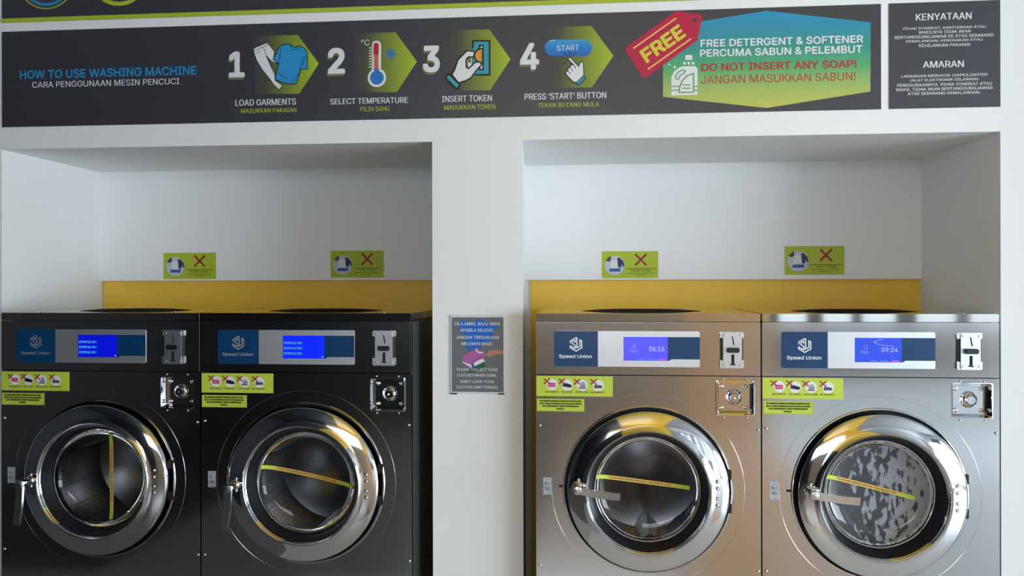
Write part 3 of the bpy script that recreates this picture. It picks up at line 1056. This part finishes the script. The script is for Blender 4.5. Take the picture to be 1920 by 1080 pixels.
def washer(x0, width, label, screen, lever_deg, tape, suds):
    root = thing('washing_machine', (x0, MF, 0), label, 'washing machine', 'front-loading machines in the alcoves')
    sx = width / WM

    g_ = 0.0025
    W0, W1 = g_, width - g_
    DEP = 0.76
    dc = (width / 2, DC[1])

    # cabinet: sides, back, bottom, plinth
    t = MB()
    for xa, xb in ((W0, W0 + 0.004), (W1 - 0.004, W1)):
        t.box((xa, 0.006, 0.0), (xb, DEP, Z_LID - 0.003), SIDE)
    t.box((W0 + 0.004, DEP - 0.004, 0.0), (W1 - 0.004, DEP, Z_LID - 0.003), SIDE)
    t.box((W0 + 0.004, 0.02, 0.0), (W1 - 0.004, DEP - 0.004, 0.004), SIDE)
    t.box((W0 + 0.004, 0.03, 0.004), (W1 - 0.004, 0.034, 0.10), DARK)
    t.build('cabinet', root)

    # lid
    t = MB()
    t.box((W0, -0.001, Z_LID), (W1, DEP, HT), STEEL_TOP, 0.0025)
    t.build('lid', root, sharp=20)
    # low oval on the lid, black in place of a dark reflection
    t = MB()
    hc = (width * 0.49, 0.30)
    oval = [(hc[0] + 0.245 * math.cos(2 * PI * k / 48), hc[1] + 0.17 * math.sin(2 * PI * k / 48)) for k in range(48)]
    oin = [(hc[0] + 0.17 * math.cos(2 * PI * k / 48), hc[1] + 0.11 * math.sin(2 * PI * k / 48)) for k in range(48)]
    pts = [(x, y, HT) for x, y in oval] + [(x, y, HT + 0.006) for x, y in oin]
    t.faces(pts, [(i, (i + 1) % 48, 48 + (i + 1) % 48, 48 + i) for i in range(48)] + [tuple(range(48, 96))], mat('oval_black', (20, 17, 16), 0.9, spec=0.05), True)
    t.build('lid_oval', root, label='low black oval for a dark reflection')
    for fx_ in (0.19, 0.86):
        t = MB()
        t.lathe([(0.008, 0), (0.0075, 0.003), (0.004, 0.0055), (0.0002, 0.006)], (width * fx_, 0.03, HT), CHROME, 14, axis='z')
        t.build('rivet', root)

    # control fascia
    t = MB()
    t.box((W0, 0.0, Z_FAS + 0.0015), (W1, 0.02, Z_LID - 0.0018), STEEL, 0.002)
    t.build('control_fascia', root, sharp=20)

    # front panel with door hole and lock recess
    lx0, lx1, lz0, lz1 = [q for q in lrect(1343.5, 1413, 715.5, 778)]
    lx0, lx1 = lx0 * sx, lx1 * sx
    t = MB()
    panel_with_holes(t, rrect(W0, W1, 0.105, Z_FAS - 0.0015, 0.003), [circle(dc, R_GAP), rrect(lx0, lx1, lz0, lz1, 0.006)], 0.0, 0.018, STEEL)
    t.build('front_panel', root)
    t = MB()
    t.ring_tube((dc[0], 0.0, dc[1]), 0.362, 0.0006, STEEL, 128, 8)
    t.build('pressed_ring', root, label='faint pressed ring around the door')
    t = MB()
    t.ring_tube((dc[0], -0.001, dc[1]), R_GAP, 0.0042, CHROME)
    t.build('rim_trim', root, label='thin chrome rim')
    t = MB()
    t.lathe([(R_GAP - 0.001, 0.0), (R_GAP - 0.004, 0.035), (R_RING - 0.03, 0.035), (R_RING - 0.045, 0.012), (0.24, 0.01), (0.24, 0.09)], (dc[0], 0, dc[1]), BLACK)
    t.build('door_seal', root, label='black rubber seal')

    # drum
    t = MB()
    t.lathe([(0.235, 0.09), (0.262, 0.10), (0.262, 0.44)], (dc[0], 0, dc[1]), PERF if not suds else DRUM)
    t.lathe([(0.262, 0.44), (0.20, 0.455), (0.10, 0.45), (0.06, 0.44), (0.0005, 0.44)], (dc[0], 0, dc[1]), DRUM)
    dr = t.build('drum', root, label='perforated steel drum')
    for k in range(3):
        a = 0.6 + k * 2 * PI / 3
        t = MB()
        ca, sa = math.cos(a), math.sin(a)
        sec = [(0.262, -0.055), (0.215, -0.022), (0.202, 0.0), (0.215, 0.022), (0.262, 0.055)]
        pts = []
        for yy in (0.12, 0.43):
            for r, q in sec:
                pts.append((dc[0] + r * ca - q * sa, yy, dc[1] + r * sa + q * ca))
        t.faces(pts, [(i, i + 1, i + 6, i + 5) for i in range(4)] + [(0, 1, 2, 3, 4), (5, 6, 7, 8, 9)], DRUM, True)
        t.build('lifter', dr)

    # door: chrome ring with glass, seal, handle, hinge bolts, limit tape
    t = MB()
    prof = [(0.2225, 0.0), (R_OPEN - 0.003, -0.050), (R_OPEN - 0.001, -0.057), (R_OPEN + 0.003, -0.060), (R_OPEN + 0.006, -0.058), (R_OPEN + 0.008, -0.0555),
            (R_OPEN + 0.025, -0.0520), (R_OPEN + 0.045, -0.0465), (R_RING - 0.008, -0.0405), (R_RING - 0.003, -0.0380), (R_RING - 0.0005, -0.0345), (R_RING, -0.030), (R_RING, 0.004)]
    t.lathe(prof, (dc[0], 0, dc[1]), CHROME, 128)
    door = t.build('door', root, sharp=50)
    t = MB()
    t.lathe([(R_OPEN - 0.003, -0.044), (0.217, -0.026), (0.208, -0.006), (R_GLASS + 0.003, 0.004), (R_GLASS + 0.001, 0.012), (R_GLASS + 0.004, 0.03)], (dc[0], 0, dc[1]), NAVYRUB)
    t.build('door_lining', door, label='dark navy rubber lining')
    t = MB()
    t.lathe(BOWLP, (dc[0], 0, dc[1]), BOWL)
    t.build('glass_bowl', door, sharp=60)
    t = MB()
    t.ring_tube((dc[0], 0.006, dc[1]), R_GLASS - 0.001, 0.0022, mat('glass_edge', (200, 206, 212), 0.08, 0.9))
    t.build('glass_rim', door)
    if suds:
        t = MB()
        c0 = (dc[0], 0, dc[1])
        vs = []
        t.lathe([(r * 0.985, d_ + 0.004) for r, d_ in BOWLP[1:]], (0, 0, 0), SUDS)
        o = t.build('suds', door, label='grey white suds sliding down the glass')
        o.location = c0
        o['kind'] = 'stuff'
        t = MB()
        t.disc((0, 0), 0.215, 0.0, mat('wet_wash', (70, 71, 76), 0.35), 64)
        t.lathe([(0.215, 0.0), (0.232, 0.04), (0.24, 0.12)], (0, 0, 0), MATS['wet_wash'], 64)
        o = t.build('wet_laundry', root, label='grey wash water and laundry behind the glass')
        o.location = (dc[0], 0.135, dc[1])

    # hinge bolts
    for v in (903, 916, 935, 947.5):
        bx, bz = L(1345, v, -0.05)
        t = MB()
        t.dome((bx * sx, -0.0475, bz), 0.0085, 0.008, CHROME)
        t.build('hinge_bolt', door)
    for dz in (-0.063, 0.063):
        t = MB()
        t.box((dc[0] + R_RING - 0.008, -0.010, dc[1] + dz - 0.018), (dc[0] + R_GAP - 0.003, 0.03, dc[1] + dz + 0.018), mat('hinge_black', (40, 42, 44), 0.35, 0.5), 0.002)
        t.build('hinge', root)

    # handle
    hx_, hz_ = L(1083, 912, -0.055)
    hx_ *= sx
    hz_ -= 0.022 if lever_deg < -45 else 0.0
    t = MB()
    t.lathe([(0.021, 0.0), (0.021, -0.006), (0.017, -0.012), (0.012, -0.016), (0.012, -0.072), (0.0125, -0.072)], (hx_, -0.046, hz_), CHROME, 32)
    for q in (-1, 1):
        t.dome((hx_ + 0.003, -0.05, hz_ + q * 0.024), 0.006, 0.006, CHROME)
    a = math.radians(lever_deg)
    d = Vector((math.cos(a), 0, math.sin(a)))
    nrm = Vector((-math.sin(a), 0, math.cos(a)))
    base = Vector((hx_, -0.118, hz_))
    ln = 0.158
    pts, fcs = [], []
    N = 12
    for k in range(N + 1):
        s = k / N
        c = base + d * (ln * s) + nrm * (-0.004 * math.sin(s * PI)) * (1 if lever_deg > -45 else -0.6) + Vector((0, 0.004 - 0.010 * s * s, 0))
        hw = 0.0135 if s > 0.05 else 0.012
        for q, yy in ((1, -0.006), (1, 0.006), (-1, 0.006), (-1, -0.006)):
            pts.append(c + nrm * hw * q + Vector((0, yy, 0)))
    for k in range(N):
        for q in range(4):
            fcs.append((k * 4 + q, k * 4 + (q + 1) % 4, (k + 1) * 4 + (q + 1) % 4, (k + 1) * 4 + q))
    fcs += [(0, 1, 2, 3), tuple(N * 4 + q for q in range(4))]
    t.faces(pts, fcs, SATIN, True)
    t.lathe([(0.0165, 0.008), (0.0165, -0.006), (0.0145, -0.010), (0.006, -0.012), (0.0003, -0.0125)], (hx_, -0.118, hz_), SATIN, 32)
    t.build('handle', door, label='satin chrome lever handle')

    # limit tape on the glass
    (ax, az), (bx, bz), bow = tape
    A_, B_ = Vector((ax, az)), Vector((bx, bz))
    dd = (B_ - A_)
    nn = Vector((-dd.y, dd.x)).normalized()
    t = MB()
    hw = 0.0078
    N = 24
    orange = mat('tape_orange', (232, 196, 92), 0.5)
    C0 = Vector((dc[0], dc[1]))

    def tp(s, q, lift=0.0):
        p = A_ + dd * s + nn * (q + bow * 4 * s * (1 - s))
        p3 = C0 + p
        r_ = p.length
        for (ra, da), (rb, db) in zip(BOWLP[:-1], BOWLP[1:]):
            if rb <= r_ <= ra:
                return (p3.x, da + (db - da) * (ra - r_) / (ra - rb) - 0.0025 - lift, p3.y)
        return (p3.x, BOWLP[0][1] - lift, p3.y)
    for k in range(N):
        s0, s1 = k / N, (k + 1) / N
        m_ = orange if 3 <= k < 20 else LIME
        t.faces([tp(s0, -hw), tp(s1, -hw), tp(s1, hw), tp(s0, hw)], [(0, 1, 2, 3)], m_)
    vs, fs = text_mesh('TAHAP MAKSIMUM PAKAIAN / MAXIMUM LIMIT', 0.01)
    t.faces([tp(0.14 + a_ * 0.67, -hw * 0.62 + b_ * hw * 1.24, 0.0004 - d_) for a_, b_, d_ in vs], fs, BROWNINK)
    t.build('limit_tape', door, label='lime and yellow limit tape across the glass')

    # display panel
    t = MB()
    px0_, px1_, pz0_, pz1_ = lrect(1038.7, 1312, 620.5, 688.5)
    px0_, px1_ = px0_ * sx, px1_ * sx
    slab(t, rrect(px0_, px1_, pz0_, pz1_, 0.006), -0.004, 0.001, SILVER)
    dp = t.build('display_panel', root, label='silver control display panel')
    yp = -0.0046
    bx1 = L(1121, 650)[0] * sx
    t = MB()
    slab(t, rrect(px0_, bx1, pz0_, pz1_, 0.005, '1001'), yp, -0.004, NAVY)
    gg = lambda *pts: [(px0_ + (bx1 - px0_) * (a_ - 100) / 1270.0, pz1_ - (pz1_ - pz0_) * (b_ - 110) / 945.0) for a_, b_ in pts]
    t.stroke(gg((575, 430), (575, 375), (735, 288), (764, 300), (764, 560), (850, 515), (850, 345), (905, 375), (905, 555), (740, 645), (572, 555), (572, 505), (716, 578), (716, 500), (635, 440),
                (635, 395), (714, 355), (714, 405)), 0.0042, yp - LY, BADGEINK)
    (xa, za), (xb, zb) = gg((245, 855), (1195, 735))
    t.text('Speed Union', xa, xb, za, zb, yp - LY, BADGEINK, 0.02)
    t.build('badge', dp, label='navy badge with interlaced monogram')
    t = MB()
    sx0, sx1, sz0, sz1 = lrect(1169, 1252, 631.5, 676.5)
    sx0, sx1 = sx0 * sx, sx1 * sx
    nx1 = px1_
    nz0 = L(1280, 673.6)[1]
    t.poly([(sx1, sz1), (nx1, sz1), (nx1, nz0), (sx1 + 0.014, nz0), (sx1 + 0.004, sz0), (sx1, sz0)], yp, NAVY)
    t.build('navy_strip', dp)
    t = MB()
    kind, col = screen
    sm = mat('screen_%s' % kind, (10, 12, 40), 0.25, emit=col, estr=1.0)
    slab(t, rrect(sx0, sx1, sz0, sz1, 0.001), yp, -0.004, sm)
    S = frac(sx0, sx1, sz0, sz1)
    ys = yp - LY
    pale = mat('screen_pale', (20, 20, 30), 0.4, emit=(190, 205, 255))
    faint = mat('screen_faint', (20, 20, 30), 0.4, emit=(130, 140, 255))
    cyan = mat('screen_cyan', (10, 20, 30), 0.4, emit=(60, 130, 225))
    redm = mat('screen_red', (30, 10, 20), 0.4, emit=(200, 90, 170))
    if kind.startswith('menu'):
        for r0, r1 in ((0.26, 0.38), (0.49, 0.61), (0.72, 0.84)):
            t.poly(S((0.02, r1), (0.02, r0), (0.48, r0), (0.48, r1)), ys, mat('screen_teal', (10, 20, 30), 0.4, emit=(24, 90, 200)))
            t.poly(S((0.03, r1 - 0.01), (0.03, r0 + 0.01), (0.07, r0 + 0.01), (0.07, r1 - 0.01)), ys - LY, cyan)
            t.poly(S((0.10, r1 - 0.04), (0.10, r0 + 0.01), (0.23, r0 + 0.01), (0.23, r1 - 0.04)), ys - LY, cyan)
            t.poly(S((0.26, r1), (0.26, r0 + 0.05), (0.31, r0 + 0.05), (0.31, r1)), ys - LY, cyan)
            t.disc(S((0.40, (r0 + r1) / 2))[0], 0.0022, ys - LY, pale, 12)
        t.disc(S((0.955, 0.93))[0], 0.0028, ys, pale, 12)
    else:
        (xa, za), (xb, zb) = S((0.58, 0.60), (0.92, 0.39)) if kind == '0616' else S((0.57, 0.58), (0.92, 0.40))
        t.text('06:16' if kind == '0616' else '09:24', xa, xb, za, zb, ys, pale, 0.0)
        (xa, za), (xb, zb) = S((0.13, 0.64), (0.31, 0.50))
        t.text('Main', xa, xb, za, zb, ys, faint, 0.0)
        t.stroke(S((0.19, 0.41), (0.24, 0.46), (0.27, 0.40), (0.26, 0.32), (0.20, 0.31)), 0.0022, ys, faint)
        for a_, b_, m_ in ((0.33, 0.48, cyan), (0.55, 0.71, cyan), (0.78, 0.95, redm)):
            t.poly(S((a_, 0.97), (a_, 0.92), (b_, 0.92), (b_, 0.97)), ys, m_)
        if kind == '0924':
            t.stroke(S((0.60, 0.06), (0.48, 0.11), (0.40, 0.16), (0.48, 0.24), (0.62, 0.32), (0.84, 0.33)), 0.0028, ys, faint)
    t.build('screen', dp, label='lit blue screen')

    # coin acceptor
    t = MB()
    qx0, qx1, qz0, qz1 = lrect(1348.8, 1394, 622, 690)
    cshift = (qx0 + qx1) / 2 * sx - (qx0 + qx1) / 2
    qx0, qx1 = qx0 + cshift, qx1 + cshift
    hq = qz1 - qz0
    slab(t, rrect(qx0 + 0.002, qx1 - 0.002, qz0 + 0.002, qz1 - 0.002, 0.006), -0.006, 0.0, mat('coin_side', (30, 44, 58), 0.3))
    slab(t, rrect(qx0, qx1, qz1 - hq * 0.165, qz1, 0.006, '0011'), -0.012, 0.0, PLATE)
    slab(t, rrect(qx0, qx1, qz0, qz0 + hq * 0.22, 0.006, '1100'), -0.012, 0.0, PLATE)
    cs = t.build('coin_acceptor', root, label='metal coin acceptor')
    wq = qx1 - qx0
    t = MB()
    slab(t, rrect(qx0 + wq * 0.13, qx1 - wq * 0.09, qz0 + 0.002, qz1 - 0.002, 0.002), -0.016, -0.004, PLATE)
    cp = lambda a_, b_: (qx0 + wq * a_, qz1 - hq * b_)
    t.poly([cp(0.49, 0.12), cp(0.535, 0.12), cp(0.60, 0.36), cp(0.545, 0.36)], -0.0164, DARK)
    t.poly([cp(0.47, 0.62), cp(0.59, 0.62), cp(0.59, 0.90), cp(0.47, 0.90)], -0.0164, DARK)
    t.poly([cp(0.40, 0.91), cp(0.47, 0.86), cp(0.66, 0.89), cp(0.62, 0.925)], -0.0167, mat('slot_grey', (60, 62, 66), 0.3, 0.6))  # grey piece at the foot of the lower slot
    t.build('cover_plate', cs)
    t = MB()
    (k0x, k0z), (k1x, k1z) = cp(0.27, 0.565), cp(0.79, 0.43)
    t.box((k0x, -0.032, k0z), (k1x, -0.016, k1z), BLACK, 0.003)
    t.build('return_button', cs, label='black return button')
    for a_, b_ in ((0.2, 0.09), (0.85, 0.09), (0.2, 0.91), (0.85, 0.91)):
        q = cp(a_, b_)
        t = MB()
        t.dome((q[0], -0.0158, q[1]), 0.0042, 0.0025, CHROME, 10)
        t.build('screw', cs)

    # lock in its recess
    t = MB()
    RD = 0.044
    o1 = rrect(lx0 - 0.004, lx1 + 0.004, lz0 - 0.004, lz1 + 0.004, 0.008)
    o2 = rrect(lx0, lx1, lz0, lz1, 0.006)
    ins = 0.007
    o3 = rrect(lx0 + ins, lx1 - ins, lz0 + ins, lz1 - ins, 0.004)
    k = len(o1)
    pts = [(p[0], -0.0015, p[1]) for p in o1] + [(p[0], -0.0022, p[1]) for p in o2] + [(p[0], RD, p[1]) for p in o3]
    fcs = []
    for j in range(2):
        fcs += [(j * k + i, j * k + (i + 1) % k, (j + 1) * k + (i + 1) % k, (j + 1) * k + i) for i in range(k)]
    fcs.append(tuple(range(2 * k, 3 * k)))
    t.faces(pts, fcs, CHROME, True)
    lk = t.build('lock_housing', root, label='recessed chrome lock housing')
    t = MB()
    cxl, czl = (lx0 + lx1) / 2, (lz0 + lz1) / 2
    hs = (lx1 - lx0) / 2 - 0.012
    hz2 = (lz1 - lz0) / 2 - 0.011
    slab(t, rrect(cxl - hs, cxl + hs, czl - hz2, czl + hz2, 0.003), RD - 0.008, RD, CHROME)
    t.build('lock_plate', lk)
    t = MB()
    yl = RD - 0.008
    t.lathe([(0.031, 0), (0.029, -0.006), (0.023, -0.012), (0.0185, -0.014), (0.0165, -0.020), (0.0165, -0.024), (0.015, -0.026), (0.004, -0.026), (0.004, -0.012), (0.0002, -0.012)], (cxl + 0.001, yl, czl), CHROME, 40)
    t.build('lock_knob', lk)
    for a_ in (-1, 1):
        for b_ in (-1, 1):
            t = MB()
            t.dome((cxl + a_ * (hs - 0.011), yl, czl + b_ * (hz2 - 0.011)), 0.0085, 0.006, CHROME, 14)
            t.build('screw', lk)
    for u, v in ((1355.8, 711), (1399.6, 711.5), (1356.7, 782.5), (1400.3, 783)):
        q = L(u, v)
        t = MB()
        t.dome((q[0] * sx, 0, q[1]), 0.0045, 0.0035, CHROME, 10)
        t.build('rivet', root)
    for u, v in ((1012, 797.5), (1420.5, 806), (1012, 1058.5), (1422, 1071)):
        q = L(u, v)
        t = MB()
        t.dome((q[0] * sx, 0, q[1]), 0.0062, 0.005, CHROME, 12)
        t.build('rivet', root)

    # warning sticker with four crossed-out things
    ax0, ax1, az0, az1 = lrect(1005.8, 1149, 704.6, 744)
    ax0, ax1 = ax0 * sx, ax1 * sx
    t = MB()
    t.box((ax0, -0.0015, az0), (ax1, 0.0, az1), LIME)
    ws = t.build('warning_sticker', root, label='lime sticker with four crossed-out pictures')
    g = lambda *pts: [(ax0 + (ax1 - ax0) * (a_ - 70) / 1720.0, az1 - (az1 - az0) * (b_ - 55) / 470.0) for a_, b_ in pts]
    k_ = (az1 - az0) / 470.0
    ysx = -0.0020
    for i, (cx_, cy_, xx_, xy_) in enumerate(((425, 255, 312, 178), (765, 260, 650, 178), (1105, 265, 995, 185), (1465, 270, 1365, 185))):
        t = MB()
        t.disc(g((cx_, cy_))[0], 130 * k_, ysx, WHITEINK, 28)
        if i == 0:
            t.poly(g((335, 210), (505, 215), (505, 310), (335, 310)), ysx - LY, PINKINK)
            t.stroke(g((345, 262), (495, 262)), 14 * k_, ysx - 2 * LY, mat('pale_pink_ink', (240, 150, 170), 0.5))
        elif i == 1:
            t.poly(g((670, 225), (740, 215), (870, 260), (865, 310), (820, 322), (660, 292)), ysx - LY, BLACKINK)
        elif i == 2:
            t.poly(g((1080, 200), (1160, 200), (1165, 225), (1075, 225)), ysx - LY, GREYINK)
            t.poly(g((1080, 245), (1175, 245), (1180, 290), (1060, 290)), ysx - LY, GREYINK)
            t.poly(g((1050, 300), (1185, 300), (1180, 345), (1020, 345)), ysx - LY, GREYINK)
        else:
            t.poly(g((1375, 265), (1410, 245), (1440, 265), (1480, 250), (1500, 265), (1540, 262), (1555, 300), (1545, 328), (1375, 328)), ysx - LY, mat('slate_ink', (72, 84, 100), 0.5))
        for e_, ln_ in enumerate((((-60, -55), (60, 55)), ((60, -55), (-60, 55)))):
            t.stroke(g(*[(xx_ + p_, xy_ + q_) for p_, q_ in ln_]), 26 * k_, ysx - (3 + e_ * 0.3) * LY, REDINK)
        t.build('pictogram', ws)
    t = MB()
    for s, a_, b_ in (('NO CARPETS', 275, 570), ('NO SHOES', 640, 885), ('NO PILLOWS', 960, 1250), ('NO ANIMALS', 1300, 1600)):
        (xa, za), (xb, zb) = g((a_, 442), (b_, 405))
        t.text(s, xa, xb, za, zb, ysx, BROWNINK, 0.015)
    t.build('lettering', ws)

    bx0, bx1_, bz0, bz1 = lrect(1006.3, 1096, 747, 772)
    bx0, bx1_ = bx0 * sx, bx1_ * sx
    t = MB()
    t.box((bx0, -0.0015, bz0), (bx1_, 0.0, bz1), LIME)
    n2 = t.build('notice_sticker', root, label='small lime sticker with black print')
    t = MB()
    h = lambda *pts: [(bx0 + (bx1_ - bx0) * (a_ - 75) / 1075.0, bz1 - (bz1 - bz0) * (b_ - 570) / 280.0) for a_, b_ in pts]
    t.stroke(h((82, 576), (1142, 576), (1142, 844), (82, 844)), 0.0008, ysx, OLIVEINK, True)
    for s, a_, b_, c1_, d_ in (('PELANGGAN BERHAK MENGELUARKAN KAIN', 145, 1075, 602, 640), ('BAJU YANG DITINGGALKAN DI DALAM MESIN', 145, 1085, 660, 697),
                               ('CUCI PENGERING TANPA PENGAWASAN', 195, 1025, 715, 752), ('PEMILIK', 525, 690, 775, 808)):
        (xa, za), (xb, zb) = h((a_, d_), (b_, c1_))
        t.text(s, xa, xb, za, zb, ysx, BLACKINK, 0.03)
    t.build('lettering', n2)

    # lock / unlock label and pointer slot
    cx0, cx1, cz0, cz1 = lrect(1018.7, 1034, 895.5, 927.2)
    cx0, cx1 = cx0 * sx, cx1 * sx
    t = MB()
    t.box((cx0, -0.001, cz0), (cx1, 0, cz1), mat('label_film', (205, 215, 226), 0.4, 0.3))
    la = t.build('latch_label', root, label='small pale label with handle symbols')
    q = frac(cx0, cx1, cz0, cz1)
    t = MB()
    t.poly(q((0.25, 0.42), (0.25, 0.22), (0.36, 0.22), (0.36, 0.42)), -0.0015, BLACKINK)
    t.stroke(q((0.48, 0.40), (0.66, 0.38), (0.80, 0.22)), 0.0014, -0.0015, GREYINK)
    t.stroke(q((0.36, 0.10), (0.68, 0.10)), 0.0018, -0.0015, BLACKINK)
    t.stroke(q((0.28, 0.60), (0.72, 0.60)), 0.0022, -0.0015, BLACKINK)
    t.stroke(q((0.22, 0.70), (0.75, 0.70)), 0.0022, -0.0015, BLACKINK)
    t.stroke(q((0.40, 0.94), (0.65, 0.93), (0.80, 0.83)), 0.0016, -0.0015, GREYINK)
    t.build('symbols', la)
    t = MB()
    (mx0, mz1), (mx1, mz0) = L(1048, 909), L(1056, 913.5)
    t.box((mx0 * sx, -0.0012, mz0), (mx1 * sx, 0, mz1), BLACK)
    t.build('pointer_mark', root)
    return root


specs = (
    ('steel washing machine at the far left, limit tape upright on its glass', ('menu_a', (0, 12, 196)), -93, (204, 814, 205, 975), False, -0.006),
    ('steel washing machine left of the white pillar, blue menu screen', ('menu_b', (4, 36, 255)), -95, (491, 875, 661, 914), False, 0.002),
    ('steel washing machine right of the white pillar, screen reading 06:16', ('0616', (84, 84, 250)), -7, (1117, 893, 1294, 917), False, -0.002),
    ('steel washing machine at the far right full of suds, screen reading 09:24', ('0924', (44, 78, 224)), -6, (1548, 893, 1719, 937), True, 0.0),
)
for (xa, xb), (lab, scr, lev, tp4, sd, bow) in zip(edges, specs):
    wd = xb - xa
    cxw, czw = xa + wd / 2, DC[1]
    a, b_ = P(tp4[0], tp4[1], MF + 0.025), P(tp4[2], tp4[3], MF + 0.025)
    tape = ((a[0] - cxw, a[1] - czw), (b_[0] - cxw, b_[1] - czw), bow)
    washer(xa, wd, lab, scr, lev, tape, sd)
